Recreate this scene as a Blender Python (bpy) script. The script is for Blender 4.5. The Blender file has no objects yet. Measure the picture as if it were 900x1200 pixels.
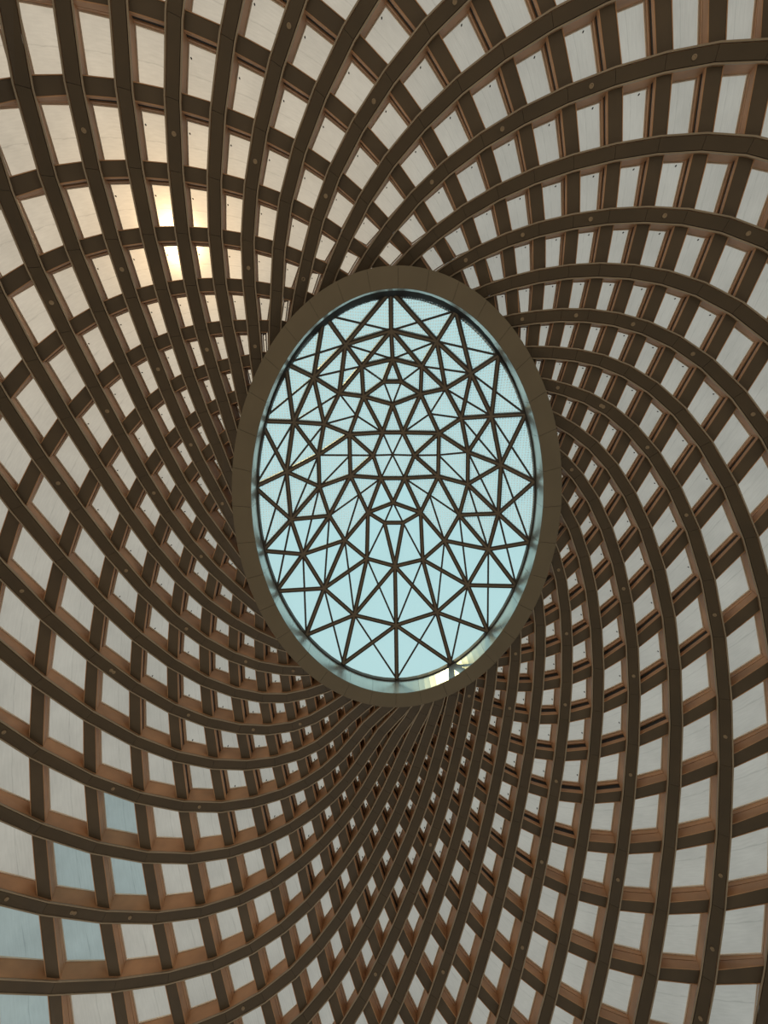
import bpy, math
import numpy as np
from mathutils import Vector, Matrix

scene = bpy.context.scene
col = scene.collection
TP = 2 * math.pi

# ------------------------------------------------------------------ camera
# metres; x right in the picture, y towards its lower edge, z up
TILT = 0.16
cam_d = bpy.data.cameras.new('camera')
cam_d.sensor_fit = 'HORIZONTAL'
cam_d.sensor_width = 36.0
cam_d.lens = 36.0 * 470.0 / 900.0
cam_d.clip_start = 0.05
cam_d.clip_end = 400.0
cam = bpy.data.objects.new('camera', cam_d)
col.objects.link(cam)
c_, s_ = math.cos(TILT), math.sin(TILT)
cam.matrix_world = Matrix(((1, 0, 0, 0), (0, -c_, -s_, 0), (0, s_, -c_, 0), (0, 0, 0, 1)))
scene.camera = cam

# ------------------------------------------------------------------ sky, sun, exposure
world = bpy.data.worlds.new('sky')
scene.world = world
world.use_nodes = True
nt = world.node_tree
nt.nodes.clear()
wo = nt.nodes.new('ShaderNodeOutputWorld')
bg = nt.nodes.new('ShaderNodeBackground')
tc = nt.nodes.new('ShaderNodeTexCoord')
sx = nt.nodes.new('ShaderNodeSeparateXYZ')
rp = nt.nodes.new('ShaderNodeValToRGB')
nt.links.new(tc.outputs['Generated'], sx.inputs[0])
nt.links.new(sx.outputs['Z'], rp.inputs[0])
rp.color_ramp.elements[0].position = 0.0
rp.color_ramp.elements[0].color = (0.80, 0.80, 0.76, 1)
rp.color_ramp.elements[1].position = 1.0
rp.color_ramp.elements[1].color = (0.66, 0.80, 0.86, 1)
nt.links.new(rp.outputs[0], bg.inputs['Color'])
bg.inputs['Strength'].default_value = 1.0
nt.links.new(bg.outputs[0], wo.inputs['Surface'])

sun_d = bpy.data.lights.new('sun', 'SUN')
sun_d.energy = 1.2
sun_d.color = (1.0, 0.64, 0.30)
sun_d.angle = math.radians(0.6)
sun = bpy.data.objects.new('sun', sun_d)
col.objects.link(sun)
SUN_DIR = Vector((-0.376, -0.379, 0.846)).normalized()
sun.rotation_euler = SUN_DIR.to_track_quat('Z', 'Y').to_euler()
sun.location = SUN_DIR * 60

scene.view_settings.view_transform = 'Standard'
scene.view_settings.look = 'None'
scene.view_settings.gamma = 1.0
scene.view_settings.use_curve_mapping = False
scene.view_settings.exposure = 0.0

# ------------------------------------------------------------------ survey of the shell (world space, metres)
# SHELL: x, y, z of the inner rib face as Fourier (bearing) x Chebyshev (level) series
SHELL = [
  [0.2569,-0.188,-0.1193,-0.0667,-0.0413,-0.0293,-0.0217,0.0032,-5.4823,-2.3665,0.4174,0.3587,0.0458,-0.0022,-0.0352,0.0039,6.2199,2.8591,-0.3423,-0.2233,0.0117,0.0462,0.0334,-0.0011,-0.5169,0.658,0.6115,0.2269,-0.0252,-0.0408,-0.0257,0.0075,-0.0096,-0.2684,-0.0847,-0.0313,0.043,-0.0172,0.0102,-0.001,0.4267,0.4076,0.0967,-0.0451,-0.0571,-0.0259,-0.0044,0.0059,0.1375,0.0745,-0.0426,-0.0181,-0.0547,-0.0145,-0.011,0.004,-0.0669,-0.0534,-0.0569,-0.0104,-0.0034,0.0142,0.002,-0.0005,-0.2923,-0.2393,-0.0556,-0.034,-0.0027,0.0154,0.0123,0.0034,0.0276,-0.0385,-0.0067,-0.0123,-0.0056,-0.0102,-0.0038,0.0006,-0.0883,0.0224,0.0286,0.0177,0.0026,0.0072,-0.0072,0.0008,-0.0295,-0.0216,0.0077,0.0089,0.0147,0.0209,0.001,0.0012,0.0294,0.019,-0.0074,0.0089,-0.0042,0.0089,-0.003,0.0005],
  [3.2417,1.265,0.5348,0.183,0.0747,0.0357,0.0316,0.0047,-9.5086,-4.3563,0.5189,0.5054,0.0655,-0.0185,-0.0455,0.006,-8.6196,-4.2434,0.2479,0.2643,-0.0129,-0.0426,-0.0405,0.0042,-0.1178,-0.0346,0.0046,-0.0344,-0.0516,-0.0266,-0.023,0.0011,-0.1455,0.5505,0.3011,0.1282,0.0376,0.0592,0.025,0.009,-0.3238,-0.2207,0.0059,0.0379,0.0488,0.0401,0.0238,-0.0043,0.8052,0.7401,0.1434,-0.0028,0.0044,-0.0056,0.0286,0.0058,0.4175,0.3847,0.1327,0.082,0.0213,-0.0088,-0.0166,-0.0023,-0.1092,-0.0471,-0.0259,-0.0326,-0.05,-0.012,-0.0236,-0.0012,0.1361,-0.0228,0.015,0.0164,0.0045,-0.0249,-0.0035,0.0012,0.007,-0.101,-0.0543,-0.0044,0.0049,-0.0281,-0.0166,-0.0004,-0.0354,-0.007,-0.0006,0.0059,0.0181,0.0128,0.0075,0.0006,-0.075,-0.0443,0.03,0.0312,0.0129,0.0108,0.0091,0.0023],
  [10.0148,-2.7122,-0.7007,-0.0254,-0,-0,-0,0,-0.3097,-0.3289,0.0844,0,0,0,0,0,-0.3644,-0.3436,0.1895,-0,-0,0,0,-0,-0.1974,-0.2589,-0.0484,0,0,0,0,0,-0.2142,-0.1908,0.1345,0,0,0,0,-0,-0.0789,-0.1204,-0.0545,0,0,0,0,0,0.1349,0.2059,0.0932,0,0,-0,0,0,0,0,0,0,0,0,0,0,-0,-0,-0,-0,-0,-0,0,-0,0,0,0,0,0,0,0,0,0,0,0,0,0,0,0,-0,0,0,0,0,0,0,0,0,0,0,0,0,0,0,0,0]]
EXTENT = [12.0, 11.0, 10.25, 9.5, 9.0, 8.5, 8.25, 8.0, 7.75, 7.75, 8.0, 8.25, 8.75, 9.25, 9.75, 10.5, 11.25, 12.5, 12.0, 11.5, 11.25, 11.0, 11.0, 11.0, 11.25, 11.5, 12.0, 12.5, 13.25, 14.0, 14.5, 14.5, 14.5, 14.5, 14.5, 14.5, 14.5, 14.5, 14.25, 14.0, 13.75, 13.75, 13.5, 13.5, 13.5, 13.75, 13.75, 14.0, 14.25, 14.5, 14.5, 14.5, 14.5, 14.5, 14.5, 14.5, 14.5, 14.5, 14.5, 14.5, 14.5, 14.0, 13.5, 13.0, 12.5, 12.25, 12.25, 12.0, 12.25, 12.25, 12.75, 13.25]
DOWNLIGHTS = [(1,7.97),(3,6.03),(5,6.05),(7,4.02),(5,3.97),(7,2.02),(7,6.11),(9,3.99),(9,2.05),(11,1.99),(9,8.06),(9,6.0),(11,5.97),(11,3.99),(11,8.03),(35,7.97),(1,6.0),(35,6.0),(1,3.99),(35,4.05),(33,8.03),(1,1.99),(3,1.99),(5,-0.12),(5,1.91),(7,-0.01),(1,0.02),(11,0.04),(13,-0.09),(13,2.05),(13,4.08),(15,0.15),(15,2.13),(15,2.23),(17,0.12),(13,6.05),(13,7.97),(15,4.21),(31,10.03),(31,8.06),(31,8.0),(33,6.05),(33,4.08),(31,6.05),(29,12.06),(35,2.02),(33,1.99),(33,-0.01),(31,4.02),(31,2.13),(19,0.12),(21,0.18),(19,2.15),(19,4.1),(21,2.21),(23,0.15),(17,4.13),(17,6.11),(15,6.13),(15,8.11),(15,10.06),(17,8.08),(17,10.03),(19,6.11),(19,8.11),(19,10.03),(15,12.06),(15,13.08),(15,14.04),(23,6.03),(23,9.79),(21,9.92),(29,10.03),(29,8.06),(27,14.09),(27,13.05),(27,13.0),(27,12.01),(25,12.04)]
SKY_RIM = [[0.198,-4.483,12.5],[-1.75,-3.825,12.5],[-2.932,-2.462,12.5],[-3.756,-0.787,12.5],[-4.041,1.228,12.5],[-3.888,3.281,12.5],[-3.507,4.635,12.5],[-2.581,6.159,12.5],[-1.374,7.19,12.5],[0.433,7.74,12.5],[2.246,7.164,12.5],[3.437,6.023,12.5],[4.309,4.468,12.5],[4.647,3.004,12.5],[4.688,1.063,12.5],[4.3,-0.985,12.5],[3.402,-2.691,12.5],[2.095,-3.931,12.5]]
SKY_R4 = [[0.22,-3.527,13.009],[-1.183,-3.119,13.009],[-2.192,-2.154,13.009],[-2.865,-0.786,13.009],[-3.148,0.788,13.009],[-3.058,2.356,13.009],[-2.703,3.535,13.009],[-2.028,4.724,13.009],[-1.016,5.679,13.009],[0.416,6.049,13.009],[1.807,5.578,13.009],[2.832,4.612,13.009],[3.481,3.367,13.009],[3.754,2.157,13.009],[3.772,0.563,13.009],[3.401,-0.971,13.009],[2.713,-2.27,13.009],[1.623,-3.211,13.009]]
SKY_R3 = [[0.274,-2.776,13.392],[-0.712,-2.552,13.392],[-1.444,-1.717,13.392],[-1.954,-0.742,13.392],[-2.164,0.257,13.392],[-2.156,1.303,13.392],[-1.848,2.292,13.392],[-1.339,3.145,13.392],[-0.587,3.789,13.392],[0.382,4.065,13.392],[1.336,3.827,13.392],[2.07,3.157,13.392],[2.548,2.268,13.392],[2.798,1.221,13.392],[2.775,0.165,13.392],[2.521,-0.932,13.392],[1.984,-1.859,13.392],[1.205,-2.552,13.392]]
SKY_OV = [[-0.006,-2.114,13.632],[-0.675,-1.648,13.632],[-1.154,-0.423,13.632],[-1.137,0.957,13.632],[-0.55,2.223,13.632],[0.018,2.58,13.632],[0.661,2.58,13.632],[1.262,2.223,13.632],[1.839,0.98,13.632],[1.832,-0.458,13.632],[1.205,-1.726,13.632],[0.568,-2.114,13.632]]
SKY_INN = [[0.284,-1.395,13.683],[-0.042,-0.485,13.762],[-0.364,0.275,13.762],[-0.103,1.05,13.762],[0.32,1.889,13.683],[0.703,1.05,13.762],[1.031,0.275,13.762],[0.644,-0.485,13.762],[0.293,0.253,13.8]]

W = 0.357        # width of the clad ribs
WB = 0.33       # width of the counter ribs
D = 0.64         # depth from inner rib face to the glazing

def basis(ph, r):
    t = (r + 1.5) / 18.5 * 2 - 1
    T = [1.0, t]
    for k in range(2, 8):
        T.append(2 * t * T[-1] - T[-2])
    F = [1.0]
    for m in range(1, 7):
        F += [math.cos(m * ph), math.sin(m * ph)]
    return np.outer(F, T).ravel()
SH = np.array(SHELL)
def shell(ph, r):
    if r < -.5:      # straight continuation behind the oval ring
        p0 = SH @ basis(ph, -.5); p1 = SH @ basis(ph, 0.)
        return p0 + (p0 - p1) * (-.5 - r) / .5
    return SH @ basis(ph, r)

def extent(ph):
    x = (ph % TP) / TP * len(EXTENT)
    k = int(x); f = x - k
    return EXTENT[k % len(EXTENT)] * (1 - f) + EXTENT[(k + 1) % len(EXTENT)] * f

INNER_LIM = (0.39, 1.77, 4.377 + .36, 6.11 + .36)
INNER_HARD = (0.39, 1.77, 4.377 + .12, 6.11 + .12)
def ell_f(e, p): return ((p[0] - e[0]) / e[2]) ** 2 + ((p[1] - e[1]) / e[3]) ** 2
_nodes = {}
def node(i, j):
    """crossing of main rib i and counter rib j: point, normal (outwards), tangents"""
    key = (i, j)
    if key in _nodes: return _nodes[key]
    ph = TP / 36 * (i - j) / 2; r = 10.5 - (i + j); e = 1e-3
    p = shell(ph, r)
    u = (shell(ph + e, r) - p) / e; v = (shell(ph, r + e) - p) / e
    n = np.cross(u, v); n /= np.linalg.norm(n)
    if n[2] < 0: n = -n
    a = u * TP / 72 + v; a /= np.linalg.norm(a)
    b = -u * TP / 72 + v; b /= np.linalg.norm(b)
    bm = np.cross(n, a); bs = np.cross(n, b)
    _nodes[key] = (p, n, a, b, bm, bs)
    return _nodes[key]
def corner(i, j, sa, sb, d, wb=WB, w=W):
    """sa: side along the main rib (outwards +), sb: side along the counter rib"""
    p, n, a, b, bm, bs = node(i, j)
    return p + a * sa * (wb / 2) / abs(a @ bs) + b * sb * (w / 2) / abs(b @ bm) + n * d
def rail(i, j, off, d):
    p, n, a, b, bm, bs = node(i, j)
    return p + bm * off + n * d
def inside(i, j):
    r = 10.5 - (i + j); ph = TP / 36 * (i - j) / 2
    return -4 < r <= extent(ph) and (r > -.5 or ell_f(INNER_LIM, node(i, j)[0]) > 1)
# range of j for each main rib
def jr(i):
    js = [j for j in range(-i - 8, 14 - i) if inside(i, j)]
    js2 = [j for j in range(-i - 8, 14 - i) if inside(i, j) or inside(i + 1, j) or inside(i - 1, j)]
    lo, hi = float(max(js)), float(max(js)) + 1.0       # where the rib runs in behind the ring
    for _ in range(12):
        m = (lo + hi) / 2
        if ell_f(INNER_LIM, node(i, m)[0]) > 1: lo = m
        else: hi = m
    return min(js2), max(js), lo

# ------------------------------------------------------------------ materials
def mat(name):
    m = bpy.data.materials.new(name); m.use_nodes = True
    m.node_tree.nodes.clear()
    return m, m.node_tree.nodes, m.node_tree.links
def cladding(name, base, rough=0.45, var=0.25, scale=1.3, metallic=0.0):
    m, N, L = mat(name)
    o = N.new('ShaderNodeOutputMaterial'); b = N.new('ShaderNodeBsdfPrincipled')
    t = N.new('ShaderNodeTexCoord'); n1 = N.new('ShaderNodeTexNoise'); mp = N.new('ShaderNodeMapRange')
    n1.inputs['Scale'].default_value = scale; n1.inputs['Detail'].default_value = 6
    L.new(t.outputs['Object'], n1.inputs['Vector'])
    mp.inputs['From Min'].default_value = 0.3; mp.inputs['From Max'].default_value = 0.7
    mp.inputs['To Min'].default_value = 1 - var; mp.inputs['To Max'].default_value = 1 + var
    L.new(n1.outputs['Fac'], mp.inputs['Value'])
    mx = N.new('ShaderNodeVectorMath'); mx.operation = 'SCALE'
    mx.inputs[0].default_value = base; L.new(mp.outputs[0], mx.inputs['Scale'])
    L.new(mx.outputs[0], b.inputs['Base Color'])
    n2 = N.new('ShaderNodeTexNoise'); n2.inputs['Scale'].default_value = 40; L.new(t.outputs['Object'], n2.inputs['Vector'])
    bp = N.new('ShaderNodeBump'); bp.inputs['Strength'].default_value = 0.12; bp.inputs['Distance'].default_value = 0.004
    L.new(n2.outputs['Fac'], bp.inputs['Height']); L.new(bp.outputs[0], b.inputs['Normal'])
    b.inputs['Roughness'].default_value = rough; b.inputs['Metallic'].default_value = metallic
    L.new(b.outputs[0], o.inputs['Surface'])
    return m
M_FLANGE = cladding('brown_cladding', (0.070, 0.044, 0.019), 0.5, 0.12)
M_LIT_SIDE = cladding('lit_side_cladding', (0.45, 0.24, 0.115), 0.55, 0.18)  # much lighter than the flanges: light on the sides put into the brown
M_EDGE = cladding('edge_strip_bronze', (0.30, 0.225, 0.145), 0.4, 0.1)
M_CORE = cladding('dark_core', (0.012, 0.010, 0.008), 0.8, 0.1)
M_BAR = cladding('brown_bar', (0.085, 0.055, 0.027), 0.5, 0.15)
M_FRAME = cladding('pane_frame_tan', (0.48, 0.26, 0.13), 0.5, 0.15)
M_SPILL = cladding('pale_light_spill', (0.80, 0.70, 0.56), 0.5, 0.1)  # pale colour stands for light spilling round the pane edges
M_RING = cladding('ring_soffit_bronze', (0.150, 0.112, 0.062), 0.5, 0.08, 0.8)
M_REVEAL = cladding('brushed_reveal', (0.62, 0.66, 0.62), 0.28, 0.15, 1.0, 0.75)
M_STRUT = cladding('strut_brown', (0.16, 0.115, 0.07), 0.45, 0.1)
M_THIN = cladding('thin_bar_dark', (0.05, 0.037, 0.025), 0.5, 0.1)
M_BLACK = cladding('black_fixing', (0.01, 0.01, 0.01), 0.6, 0.1)
M_LAMP = cladding('lamp_ring_brass', (0.30, 0.21, 0.12), 0.4, 0.1)
M_FLOOR = cladding('floor_stone', (0.48, 0.43, 0.36), 0.5, 0.1, 0.5)

def frosted(name, tint, clear=0.0):
    """laminated, slightly dirty frosted glass: diffuse transmission plus forward scattering lobes"""
    m, N, L = mat(name)
    o = N.new('ShaderNodeOutputMaterial')
    uv = N.new('ShaderNodeUVMap'); geo = N.new('ShaderNodeTexCoord')
    nz = N.new('ShaderNodeTexNoise'); nz.inputs['Scale'].default_value = 0.9; nz.inputs['Detail'].default_value = 8
    L.new(geo.outputs['Object'], nz.inputs['Vector'])
    # faint streaks and one joint line across the pane
    wv = N.new('ShaderNodeTexNoise'); wv.inputs['Scale'].default_value = 5; wv.inputs['Detail'].default_value = 4
    mpn = N.new('ShaderNodeMapping'); mpn.inputs['Scale'].default_value = (0.7, 6, 1)
    L.new(uv.outputs[0], mpn.inputs[0]); L.new(mpn.outputs[0], wv.inputs['Vector'])
    sp = N.new('ShaderNodeSeparateXYZ'); L.new(uv.outputs[0], sp.inputs[0])
    wob = N.new('ShaderNodeMath'); wob.operation = 'MULTIPLY_ADD'
    L.new(wv.outputs['Fac'], wob.inputs[0]); wob.inputs[1].default_value = 0.06; L.new(sp.outputs['Y'], wob.inputs[2])
    d = N.new('ShaderNodeMath'); d.operation = 'SUBTRACT'; L.new(wob.outputs[0], d.inputs[0]); d.inputs[1].default_value = 0.55
    ab = N.new('ShaderNodeMath'); ab.operation = 'ABSOLUTE'; L.new(d.outputs[0], ab.inputs[0])
    ln = N.new('ShaderNodeMapRange'); L.new(ab.outputs[0], ln.inputs['Value'])
    ln.inputs['From Min'].default_value = 0.0; ln.inputs['From Max'].default_value = 0.012
    ln.inputs['To Min'].default_value = 0.80; ln.inputs['To Max'].default_value = 1.0
    mr = N.new('ShaderNodeMapRange'); L.new(nz.outputs['Fac'], mr.inputs['Value'])
    mr.inputs['From Min'].default_value = 0.3; mr.inputs['From Max'].default_value = 0.7
    mr.inputs['To Min'].default_value = 0.90; mr.inputs['To Max'].default_value = 1.06
    ml = N.new('ShaderNodeMath'); ml.operation = 'MULTIPLY'; L.new(mr.outputs[0], ml.inputs[0]); L.new(ln.outputs[0], ml.inputs[1])
    st = N.new('ShaderNodeMapRange'); L.new(wv.outputs['Fac'], st.inputs['Value'])
    st.inputs['From Min'].default_value = 0.35; st.inputs['From Max'].default_value = 0.65
    st.inputs['To Min'].default_value = 0.95; st.inputs['To Max'].default_value = 1.03
    m2 = N.new('ShaderNodeMath'); m2.operation = 'MULTIPLY'; L.new(ml.outputs[0], m2.inputs[0]); L.new(st.outputs[0], m2.inputs[1])
    cm = N.new('ShaderNodeVectorMath'); cm.operation = 'SCALE'; cm.inputs[0].default_value = tint; L.new(m2.outputs[0], cm.inputs['Scale'])
    tr = N.new('ShaderNodeBsdfTranslucent'); L.new(cm.outputs[0], tr.inputs['Color'])
    df = N.new('ShaderNodeBsdfDiffuse'); L.new(cm.outputs[0], df.inputs['Color'])
    r1 = N.new('ShaderNodeBsdfRefraction'); r1.inputs['IOR'].default_value = 1.12; r1.inputs['Roughness'].default_value = 0.52
    r2 = N.new('ShaderNodeBsdfRefraction'); r2.inputs['IOR'].default_value = 1.25; r2.inputs['Roughness'].default_value = 0.75
    L.new(cm.outputs[0], r1.inputs['Color']); L.new(cm.outputs[0], r2.inputs['Color'])
    a1 = N.new('ShaderNodeMixShader'); a1.inputs[0].default_value = 0.30   # diffuse share
    L.new(tr.outputs[0], a1.inputs[1]); L.new(df.outputs[0], a1.inputs[2])
    r3 = N.new('ShaderNodeBsdfRefraction'); r3.inputs['IOR'].default_value = 1.6; r3.inputs['Roughness'].default_value = 1.0
    L.new(cm.outputs[0], r3.inputs['Color'])
    a0 = N.new('ShaderNodeMixShader'); a0.inputs[0].default_value = 0.16
    L.new(a1.outputs[0], a0.inputs[1]); L.new(r3.outputs[0], a0.inputs[2])
    a2 = N.new('ShaderNodeMixShader'); a2.inputs[0].default_value = 0.042
    L.new(a0.outputs[0], a2.inputs[1]); L.new(r2.outputs[0], a2.inputs[2])
    a3 = N.new('ShaderNodeMixShader'); a3.inputs[0].default_value = 0.045 + clear
    L.new(a2.outputs[0], a3.inputs[1]); L.new(r1.outputs[0], a3.inputs[2])
    L.new(a3.outputs[0], o.inputs['Surface'])
    return m
M_PANE = frosted('frosted_pane', (0.505, 0.495, 0.46))
M_PANE_BLUE = frosted('sky_tinted_pane', (0.36, 0.44, 0.455))  # blue of the sky seen through these panes, put into their tint

def sky_glass(name, frit):
    m, N, L = mat(name)
    o = N.new('ShaderNodeOutputMaterial'); t = N.new('ShaderNodeTexCoord')
    tb = N.new('ShaderNodeBsdfTransparent'); tb.inputs[0].default_value = (0.70, 0.92, 0.89, 1)
    tl = N.new('ShaderNodeBsdfTranslucent'); tl.inputs[0].default_value = (0.80, 0.90, 0.88, 1)
    df = N.new('ShaderNodeBsdfDiffuse'); df.inputs[0].default_value = (0.7, 0.75, 0.72, 1)
    fr = N.new('ShaderNodeMixShader'); fr.inputs[0].default_value = 0.4
    L.new(tl.outputs[0], fr.inputs[1]); L.new(df.outputs[0], fr.inputs[2])
    if frit:
        sp = N.new('ShaderNodeSeparateXYZ'); L.new(t.outputs['Object'], sp.inputs[0])
        sq = []
        for ax in ('X', 'Y'):
            k = N.new('ShaderNodeMath'); k.operation = 'MULTIPLY'; L.new(sp.outputs[ax], k.inputs[0]); k.inputs[1].default_value = TP / 0.15
            s = N.new('ShaderNodeMath'); s.operation = 'SINE'; L.new(k.outputs[0], s.inputs[0]); sq.append(s)
        ad = N.new('ShaderNodeMath'); ad.operation = 'MULTIPLY'; L.new(sq[0].outputs[0], ad.inputs[0]); L.new(sq[1].outputs[0], ad.inputs[1])
        ab = N.new('ShaderNodeMath'); ab.operation = 'ABSOLUTE'; L.new(ad.outputs[0], ab.inputs[0])
        st = N.new('ShaderNodeMath'); st.operation = 'GREATER_THAN'; L.new(ab.outputs[0], st.inputs[0]); st.inputs[1].default_value = 0.45
        sc = N.new('ShaderNodeMath'); sc.operation = 'MULTIPLY'; L.new(st.outputs[0], sc.inputs[0]); sc.inputs[1].default_value = frit
        fac = sc.outputs[0]
    nz = N.new('ShaderNodeTexNoise'); nz.inputs['Scale'].default_value = 0.7; L.new(t.outputs['Object'], nz.inputs['Vector'])
    mr = N.new('ShaderNodeMapRange'); L.new(nz.outputs['Fac'], mr.inputs['Value']); mr.inputs['To Min'].default_value = 0.0; mr.inputs['To Max'].default_value = 0.16
    b = N.new('ShaderNodeMixShader')
    if frit:
        ad2 = N.new('ShaderNodeMath'); ad2.operation = 'ADD'; ad2.use_clamp = True
        L.new(fac, ad2.inputs[0]); L.new(mr.outputs[0], ad2.inputs[1]); L.new(ad2.outputs[0], b.inputs[0])
    else:
        L.new(mr.outputs[0], b.inputs[0])
    L.new(tb.outputs[0], b.inputs[1]); L.new(fr.outputs[0], b.inputs[2])
    gl = N.new('ShaderNodeBsdfGlossy'); gl.inputs['Roughness'].default_value = 0.05
    fs = N.new('ShaderNodeFresnel'); fs.inputs[0].default_value = 1.35
    mm = N.new('ShaderNodeMixShader'); L.new(fs.outputs[0], mm.inputs[0]); L.new(b.outputs[0], mm.inputs[1]); L.new(gl.outputs[0], mm.inputs[2])
    L.new(mm.outputs[0], o.inputs['Surface'])
    return m
M_SKYG = sky_glass('tinted_glass', 0)
M_FRIT = sky_glass('fritted_glass', 0.55)

# ------------------------------------------------------------------ object helpers
def put(name, verts, faces, m, parent=None, smooth=False):
    me = bpy.data.meshes.new(name)
    vs = np.array(verts, float)
    o = bpy.data.objects.new(name, me)
    if parent is not None:
        base = np.array(parent.get('_b', (0, 0, 0)), float)
        o.parent = parent
    else:
        base = vs.mean(0); o.location = base
        o['_b'] = [float(x) for x in base]
    me.from_pydata((vs - base).tolist(), [], faces)
    me.materials.append(m)
    me.update()
    col.objects.link(o)
    return o
def thing(name, base, label=None, cat=None, group=None, kind=None):
    o = bpy.data.objects.new(name, None); o.empty_display_size = 0.1
    o.location = base; o['_b'] = [float(x) for x in base]
    if label: o['label'] = label
    if cat: o['category'] = cat
    if group: o['group'] = group
    if kind: o['kind'] = kind
    col.objects.link(o)
    return o
BOXF = [(0, 3, 2, 1), (4, 5, 6, 7), (0, 1, 5, 4), (1, 2, 6, 5), (2, 3, 7, 6), (3, 0, 4, 7)]
def prism(a, b):          # two quads -> 8 verts
    return list(a) + list(b), BOXF
def boxes(name, prs, m, parent):
    V, F = [], []
    for a, b in prs:
        k = len(V); V += list(a) + list(b); F += [tuple(x + k for x in f) for f in BOXF]
    return put(name, V, F, m, parent)
def swept(name, rings, m, parent):   # list of closed cross-sections
    V, F = [], []; n = len(rings[0])
    for r in rings: V += list(r)
    for k in range(len(rings) - 1):
        for q in range(n):
            F.append((k * n + q, k * n + (q + 1) % n, (k + 1) * n + (q + 1) % n, (k + 1) * n + q))
    F.append(tuple(range(n))[::-1]); F.append(tuple(range((len(rings) - 1) * n, len(rings) * n)))
    return put(name, V, F, m, parent)

CLOCK = ['at the top centre', 'just right of the top', 'at the upper right', 'high on the right', 'at the right', 'low on the right',
         'at the lower right', 'just right of the bottom', 'at the bottom centre', 'just left of the bottom', 'at the lower left', 'low on the left',
         'at the left', 'high on the left', 'at the upper left', 'just left of the top']
ORD = ['zeroth', 'first', 'second', 'third', 'fourth', 'fifth', 'sixth', 'seventh', 'eighth', 'ninth', 'tenth', 'eleventh', 'twelfth', 'thirteenth',
       'fourteenth', 'fifteenth', 'sixteenth', 'seventeenth', 'eighteenth']
RC = np.array((0.39, 1.78))
def where(i):
    """place at which rib i meets the ring, as seen looking up: order counted from the top centre"""
    k = i % 36
    return k
def ring_angle(ph):
    p = shell(ph, -0.3)[:2] - RC
    return math.atan2(p[0] / 4.9, -p[1] / 6.6) % TP      # clockwise from the top, as seen from below
main_ang = {i: ring_angle(TP / 36 * (i - 5.4)) for i in range(36)}
order_m = sorted(range(36), key=lambda i: main_ang[i])
cnt_ang = {i: ring_angle(TP / 36 * (i + 5.4)) for i in range(36)}
order_c = sorted(range(36), key=lambda i: cnt_ang[i])
def place(order, i):
    k = order.index(i)
    if k < 18: return '%s clockwise' % ORD[k + 1]
    return '%s anticlockwise' % ORD[36 - k]

# ------------------------------------------------------------------ main ribs
lamps = {}
for i, r in DOWNLIGHTS: lamps.setdefault(i, []).append(r)
def lerp(a, b, t): return a * (1 - t) + b * t
for i in range(36):
    ja, jb, je = jr(i)
    base = node(i, jb)[0]
    t = thing('curved_rib', base,
              'brown main rib reaching the oval ring %s from the ring top' % place(order_m, i),
              'rib', 'main ribs spiralling clockwise out from the oval ring')
    js = ([je] if je - jb > .08 else []) + list(range(jb, ja - 1, -1))
    core = [[rail(i, j, -.36 * W, .03), rail(i, j, .36 * W, .03), rail(i, j, .36 * W, D + .06), rail(i, j, -.36 * W, D + .06)] for j in js]
    swept('core_beam', core, M_CORE, t)
    for s in (-1, 1):
        swept('edge_strip', [[rail(i, j, s * .405 * W, -.012), rail(i, j, s * .5 * W, -.012), rail(i, j, s * .5 * W, .028), rail(i, j, s * .405 * W, .028)] for j in js], M_EDGE, t)
    for a, b in zip(js[:-1], js[1:]):
        L = np.linalg.norm(node(i, a)[0] - node(i, b)[0]); g = .0035 / L
        def seg(off0, off1, d0, d1):
            A = [rail(i, a, off0, d0), rail(i, a, off1, d0), rail(i, a, off1, d1), rail(i, a, off0, d1)]
            B = [rail(i, b, off0, d0), rail(i, b, off1, d0), rail(i, b, off1, d1), rail(i, b, off0, d1)]
            return [lerp(x, y, g) for x, y in zip(A, B)], [lerp(x, y, 1 - g) for x, y in zip(A, B)]
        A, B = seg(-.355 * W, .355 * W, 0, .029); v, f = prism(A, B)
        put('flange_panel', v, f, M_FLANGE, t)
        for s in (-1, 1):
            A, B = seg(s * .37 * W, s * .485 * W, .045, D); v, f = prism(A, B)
            put('side_panel', v, f, M_LIT_SIDE, t)
    for r in lamps.get(i, []):
        j = 10.5 - i - r
        j0 = math.floor(j); u = j - j0
        if not (ja <= j0 and j0 + 1 <= jb): continue
        p = lerp(rail(i, j0, 0, 0), rail(i, j0 + 1, 0, 0), u); n = node(i, j0)[1]; e1 = node(i, j0)[2]; e2 = np.cross(n, e1)
        R = []
        for rad, dd in ((.05, .004), (.05, -.014), (.036, -.018), (.03, -.006)):
            R.append([p + e1 * rad * math.cos(a) + e2 * rad * math.sin(a) + n * dd for a in np.arange(0, TP - .01, TP / 12)])
        swept('downlight', R, M_LAMP, t)

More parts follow.
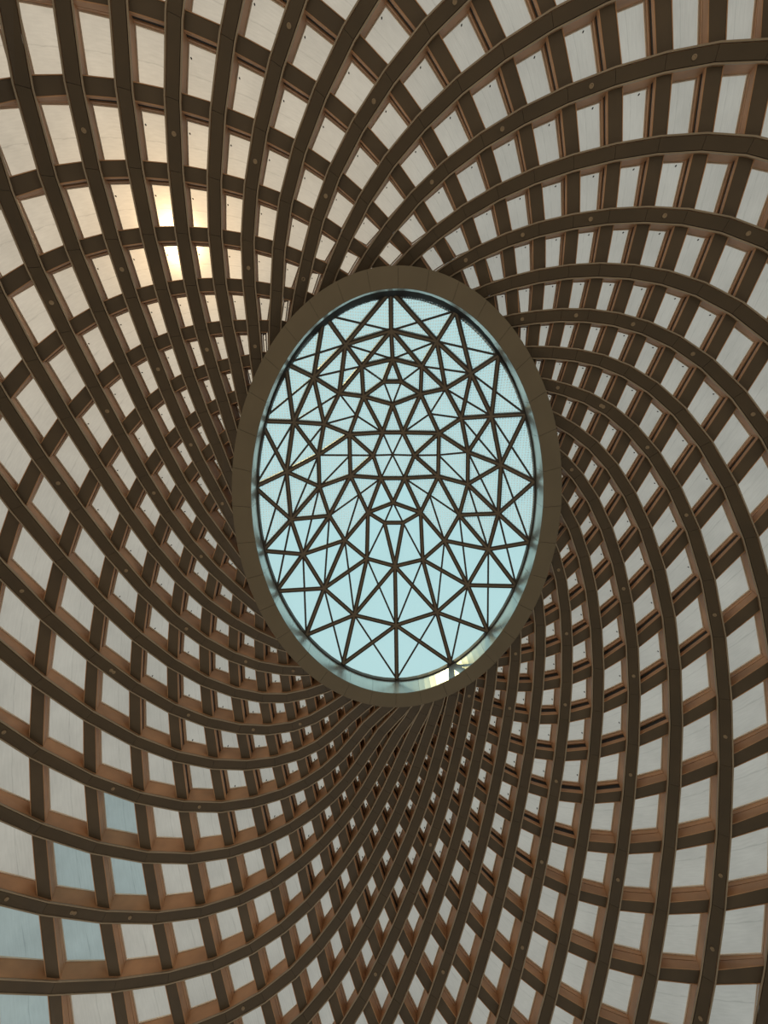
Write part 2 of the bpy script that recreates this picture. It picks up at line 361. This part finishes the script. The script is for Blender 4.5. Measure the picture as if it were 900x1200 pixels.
# ------------------------------------------------------------------ counter ribs
for c in range(36):
    cells = []
    for i in range(36):
        j = None
        for w in range(-3, 3):
            jj = c - 36 * w
            if inside(i, jj) or inside(i + 1, jj):
                r = 10.5 - (i + jj)
                if r <= 16: cells.append((i, jj))
    cells = sorted(set(cells), key=lambda q: q[0] + q[1])
    if not cells: continue
    base = node(*cells[-1])[0]
    t = thing('counter_rib', base,
              'recessed brown counter rib reaching the oval ring %s from the ring top' % place(order_c, (-c) % 36),
              'rib', 'counter ribs spiralling anticlockwise behind the main ribs')
    for i, j in cells:
        r = 10.5 - (i + j)
        if min(ell_f(INNER_HARD, corner(i + a, j, b, 2 * a - 1, .1)) for a in (0, 1) for b in (-1, 1)) < 1: continue
        slot0 = .22 if r < 9 else .40
        slot1 = .45 if r < 9 else .43
        def q4(d, wb):
            return [corner(i, j, -1, -1, d, wb), corner(i, j, 1, -1, d, wb), corner(i + 1, j, 1, 1, d, wb), corner(i + 1, j, -1, 1, d, wb)]
        boxes('bar', [(q4(.085, WB * .86), q4(.13, WB * .86))], M_BAR, t)
        for sg in (-1, 1):      # clad sides with a turned lip on each edge
            def q5(d, w0, w1):
                return [corner(i, j, sg, -1, d, w0), corner(i, j, sg, -1, d, w1), corner(i + 1, j, sg, 1, d, w1), corner(i + 1, j, sg, 1, d, w0)]
            boxes('bar_side', [(q5(.075, WB * .89, WB), q5(slot0, WB * .89, WB))], M_LIT_SIDE, t)
        boxes('slot_shade_core', [(q4(slot0 - .02, WB * .84), q4(D + .06, WB * .84))], M_CORE, t)  # near-black fill just inside the slot, painting its deep shade
        boxes('window_rail', [(q4(slot1, WB), q4(D, WB))], M_FRAME, t)

# ------------------------------------------------------------------ glazing between the ribs
BLUE = {(-8, 7), (-9, 6), (-9, 7), (-10, 6), (-10, 5), (-11, 5)}
for i in range(36):
    t = None
    k = 0
    js = [j for j in range(-i - 8, 14 - i) if ell_f(INNER_LIM, (node(i, j)[0] + node(i + 1, j + 1)[0]) / 2) > 1 and 10.5 - i - j > -3 and (inside(i, j) or inside(i + 1, j) or inside(i, j + 1) or inside(i + 1, j + 1))]
    if not js: continue
    base = (node(i, js[len(js) // 2])[0] + node(i + 1, js[len(js) // 2])[0]) / 2
    t = thing('window_%d' % (i + 1), base, 'strip of frosted panes between two main ribs, %s from the top of the ring' % place(order_m, i), None, None, 'structure')
    for j in js:
        def ring(d, ins):
            return [corner(i, j, -1, -1, d, WB - ins * 2, W - ins * 2), corner(i, j + 1, 1, -1, d, WB - ins * 2, W - ins * 2),
                    corner(i + 1, j + 1, 1, 1, d, WB - ins * 2, W - ins * 2), corner(i + 1, j, -1, 1, d, WB - ins * 2, W - ins * 2)]
        if min(ell_f(INNER_HARD, q) for q in ring(D, 0)) < 1: continue
        outer = ring(D + .002, .06); top = ring(D + .02, .06)
        i36 = (i, j) if i < 18 else (i - 36, j + 36)
        blue = (i36 in BLUE)
        pn = put('pane', outer, [(0, 1, 2, 3)], M_PANE_BLUE if blue else M_PANE, t)
        uvl = pn.data.uv_layers.new(name='UVMap')
        for k2, uv in enumerate(((0, 0), (0, 1), (1, 1), (1, 0))): uvl.data[k2].uv = (uv[0] + i * 1.37, uv[1])
        a, b = ring(D - .045, -.0), ring(D - .045, -.028)
        a2, b2 = ring(D, -.0), ring(D, -.028)
        V = a + b + a2 + b2; F = []
        for q in range(4):
            w = (q + 1) % 4
            F += [(q, w, 4 + w, 4 + q), (4 + q, 4 + w, 12 + w, 12 + q), (8 + q, 12 + q, 12 + w, 8 + w)]
        put('light_spill_bead', V, F, M_SPILL, t)
        # small black fixing close to the outer corner
        if 10.5 - i - j > 8: continue
        n = node(i, j)[1]
        c0 = ring(D - .05, -.06)
        p = lerp(lerp(c0[0], c0[1], .22), lerp(c0[3], c0[2], .22), .03)
        e1 = node(i, j)[2]; e2 = np.cross(n, e1)
        swept('glazing_fixing', [[p + (e1 * math.cos(a) + e2 * math.sin(a)) * .016 + n * dd for a in np.arange(0, TP - .01, TP / 6)] for dd in (-.01, .05)], M_BLACK, t)

# ------------------------------------------------------------------ oval ring
ZR = 11.81
OUT = (0.380, 1.721, 4.894, 6.594)
INN = (0.393, 1.765, 4.344, 6.064)
CUR = (0.385, 1.700, 4.365, 6.105)
def el(e, a, z): return np.array((e[0] + e[2] * math.cos(a), e[1] + e[3] * math.sin(a), z))
ringo = thing('oval_ring', (0.39, 1.75, ZR), 'wide bronze panelled oval ring framing the central skylight', 'ring')
NP = 36
def arcs(name, prof, m, gap=.004, sub=4):
    for k in range(NP):
        a0, a1 = TP * k / NP, TP * (k + 1) / NP
        rings = []
        for q in range(sub + 1):
            a = lerp(a0 + gap / 6, a1 - gap / 6, q / sub)
            rings.append([el(e, a, z) for e, z in prof])
        swept(name, rings, m, ringo)
def shrink(e, d): return (e[0], e[1], e[2] + d, e[3] + d)
arcs('soffit_panel', [(INN, ZR), (OUT, ZR), (OUT, ZR + .03), (INN, ZR + .03)], M_RING)
arcs('outer_fascia', [(OUT, ZR + .034), (OUT, ZR + .40), (shrink(OUT, -.04), ZR + .40), (shrink(OUT, -.04), ZR + .034)], M_FLANGE)
arcs('reveal_panel', [(shrink(INN, .005), ZR + .034), (shrink(INN, .05), ZR + .034), (shrink(CUR, .05), 12.46), (shrink(CUR, .005), 12.46)], M_REVEAL)
# dark backing ring between
bk = []
for k in range(73):
    a = TP * k / 72
    bk.append([el(shrink(INN, .055), a, ZR + .04), el(shrink(OUT, -.045), a, ZR + .04), el(shrink(OUT, -.045), a, ZR + .9), el(shrink(INN, .055), a, ZR + .9)])
swept('ring_core', bk, M_CORE, ringo)
cb = []
for k in range(73):
    a = TP * k / 72
    cb.append([el(shrink(CUR, -.03), a, 12.465), el(shrink(CUR, .3), a, 12.465), el(shrink(CUR, .3), a, 12.62), el(shrink(CUR, -.03), a, 12.62)])
swept('glazing_curb', cb, M_THIN, ringo)

# ------------------------------------------------------------------ skylight grid shell
sky = thing('skylight', (0.39, 1.7, 12.5), 'domed oval skylight of triangular glass panes held by brown struts', 'skylight')
rim = [np.array(v) for v in SKY_RIM]; r4 = [np.array(v) for v in SKY_R4]; r3 = [np.array(v) for v in SKY_R3]
ov = [np.array(v) for v in SKY_OV]; inn = [np.array(v) for v in SKY_INN]
N_, UL, LL_, LLo, S_, LR, RR_, UR, C_ = inn
# names: inn order = N, UL, L, LL, S, LR, R, UR, C
UPC = np.array((0.38, 1.7, 3.0))
def strut(name, p, q, w, h, m, lift=0.0):
    d = q - p; L = np.linalg.norm(d); d = d / L
    up = (p + q) / 2 - UPC; up = up / np.linalg.norm(up)
    s = np.cross(d, up); s /= np.linalg.norm(s); up = np.cross(s, d)
    def sec(c):
        if False:   # box with a central groove on its lower face
            pr = [(-.5, 0), (-.22, 0), (-.18, .03), (.18, .03), (.22, 0), (.5, 0), (.5, 1), (-.5, 1)]
            return [c + s * (x * w) + up * ((y * h if y == 1 else y) + lift) for x, y in pr]
        return [c + s * (x * w) + up * (y * h + lift) for x, y in ((-.5, 0), (.5, 0), (.5, 1), (-.5, 1))]
    return swept(name, [sec(p), sec(q)], m, sky)
TH = .14
def thick(p, q):
    strut('strut', p, q, TH, .16, M_THIN)
    strut('strut_cap', p, q, TH * .42, .03, M_STRUT, -.025)
def thin(p, q): strut('thin_bar', p, q, .06, .035, M_THIN, .005)
n18 = 18
def half_sign(k): return k
for k in range(n18):
    thick(r4[k], r4[(k + 1) % n18]); thick(r3[k], r3[(k + 1) % n18])
for k in range(10):
    for s in (0, 1):
        ix = (lambda a: a % 18) if s == 0 else (lambda a: (-a) % 18)
        if s == 1 and k in (0, 9):
            if k == 0: continue
        if not (s == 1 and k == 9):
            thick(rim[ix(k)], r4[ix(k)]); thick(r4[ix(k)], r3[ix(k)])
        if k < 9:
            thick(rim[ix(k)], r4[ix(k + 1)]); thick(r4[ix(k)], r3[ix(k + 1)])
            thin(rim[ix(k + 1)], r4[ix(k)]); thin(r4[ix(k + 1)], r3[ix(k)])
for s in (1,):   # right-hand links that start at the top node
    thick(rim[0], r4[17]); thick(r4[0], r3[17]); thin(rim[17], r4[0]); thin(r4[17], r3[0])
a_, b_, c2, d_, e_, g_ = ov[:6]; gR, eR, dR, cR, bR, aR = ov[6:]
for k in range(12): thick(ov[k], ov[(k + 1) % 12])
for p, q in ((r3[0], a_), (r3[0], aR), (r3[1], b_), (r3[2], b_), (r3[3], c2), (r3[4], c2), (r3[5], d_), (r3[6], d_), (r3[7], e_), (r3[8], e_), (r3[9], g_),
             (r3[17], bR), (r3[16], bR), (r3[15], cR), (r3[14], cR), (r3[13], dR), (r3[12], dR), (r3[11], eR), (r3[10], eR), (r3[9], gR),
             (b_, N_), (bR, N_), (b_, UL), (bR, UR), (c2, UL), (cR, UR), (N_, UL), (N_, UR), (UL, UR), (UL, LL_), (UR, RR_), (c2, LL_), (cR, RR_),
             (d_, LL_), (dR, RR_), (LL_, LLo), (RR_, LR), (d_, LLo), (dR, LR), (LLo, LR), (e_, LLo), (eR, LR), (LLo, S_), (LR, S_), (e_, S_), (eR, S_)):
    thick(p, q)
mbc, mcd, mde = (b_ + c2) / 2, (c2 + d_) / 2, (d_ + e_) / 2
mbcR, mcdR, mdeR = (bR + cR) / 2, (cR + dR) / 2, (dR + eR) / 2
for p, q in ((a_, N_), (aR, N_), (g_, S_), (gR, S_), (UL, C_), (UR, C_), (LL_, C_), (RR_, C_), (LLo, C_), (LR, C_),
             (r3[2], mbc), (r3[3], mbc), (mbc, UL), (r3[4], mcd), (mcd, LL_), (r3[5], mcd), (r3[6], mde), (r3[7], mde), (mde, LLo), (r3[8], g_), (r3[1], a_),
             (r3[16], mbcR), (r3[15], mbcR), (mbcR, UR), (r3[14], mcdR), (mcdR, RR_), (r3[13], mcdR), (r3[12], mdeR), (r3[11], mdeR), (mdeR, LR), (r3[10], gR), (r3[17], aR)):
    thin(p, q)
# panes
def pane(pts, frit):
    pts = [np.array(p) for p in pts]
    c = sum(pts) / len(pts)
    n = c - UPC; n = n / np.linalg.norm(n)
    q = [c + (p - c) * .985 + n * .05 for p in pts]
    k = len(q)
    q2 = [p + n * .02 for p in q]
    nm = np.cross(pts[1] - pts[0], pts[-1] - pts[0])
    order = list(range(k)) if nm @ n < 0 else list(range(k))[::-1]
    put('pane', q, [tuple(order)], M_FRIT if frit else M_SKYG, sky)
def fr(pts):
    c = sum(np.array(p) for p in pts) / len(pts)
    return c[1] < 2.6 and not (abs(c[0] - .3) < .8 and c[1] > 1.5)
def rim_arc(p, q):       # the outer panes follow the curb
    e = shrink(CUR, .12)
    a = math.atan2((p[1] - e[1]) / e[3], (p[0] - e[0]) / e[2]); b = math.atan2((q[1] - e[1]) / e[3], (q[0] - e[0]) / e[2])
    d = (b - a + math.pi) % TP - math.pi
    return [el(e, a + d * t, 12.5) for t in (.02, .2, .4, .6, .8, .98)]
tris = []
for k in range(9):
    for s in (0, 1):
        ix = (lambda a: a % 18) if s == 0 else (lambda a: (-a) % 18)
        tris += [(rim[ix(k)], r4[ix(k)], r4[ix(k + 1)]), tuple([rim[ix(k)]] + rim_arc(rim[ix(k)], rim[ix(k + 1)]) + [rim[ix(k + 1)], r4[ix(k + 1)]]),
                 (r4[ix(k)], r3[ix(k)], r3[ix(k + 1)]), (r4[ix(k)], r4[ix(k + 1)], r3[ix(k + 1)])]
for R3, O, I in (((lambda k: r3[k]), (a_, b_, c2, d_, e_, g_), (UL, LL_, LLo)), ((lambda k: r3[(-k) % 18]), (aR, bR, cR, dR, eR, gR), (UR, RR_, LR))):
    a, b, c, d, e, g = O; u, l, ll = I
    tris += [(R3(0), R3(1), b, a), (R3(1), R3(2), b), (R3(2), R3(3), c, b), (R3(3), R3(4), c), (R3(4), R3(5), d, c), (R3(5), R3(6), d),
             (R3(6), R3(7), e, d), (R3(7), R3(8), e), (R3(8), R3(9), g, e), (a, b, N_), (b, u, N_), (b, c, u), (c, l, u), (c, d, l), (d, ll, l), (d, e, ll),
             (e, S_, ll), (e, g, S_), (u, l, C_), (l, ll, C_)]
tris += [(r3[0], a_, aR), (r3[9], g_, gR), (a_, aR, N_), (g_, gR, S_), (N_, UL, UR), (UL, UR, C_), (LLo, LR, C_), (LLo, LR, S_)]
for tpl in tris: pane(tpl, fr(tpl))

# ------------------------------------------------------------------ hall below
fl = put('floor', [(-22, -20, -1.6), (22, -20, -1.6), (22, 26, -1.6), (-22, 26, -1.6), (-22, -20, -1.9), (22, -20, -1.9), (22, 26, -1.9), (-22, 26, -1.9)],
         [(0, 1, 2, 3), (4, 7, 6, 5), (0, 4, 5, 1), (1, 5, 6, 2), (2, 6, 7, 3), (3, 7, 4, 0)], M_FLOOR)
fl['kind'] = 'structure'

for o in bpy.data.objects:
    if '_b' in o.keys(): del o['_b']
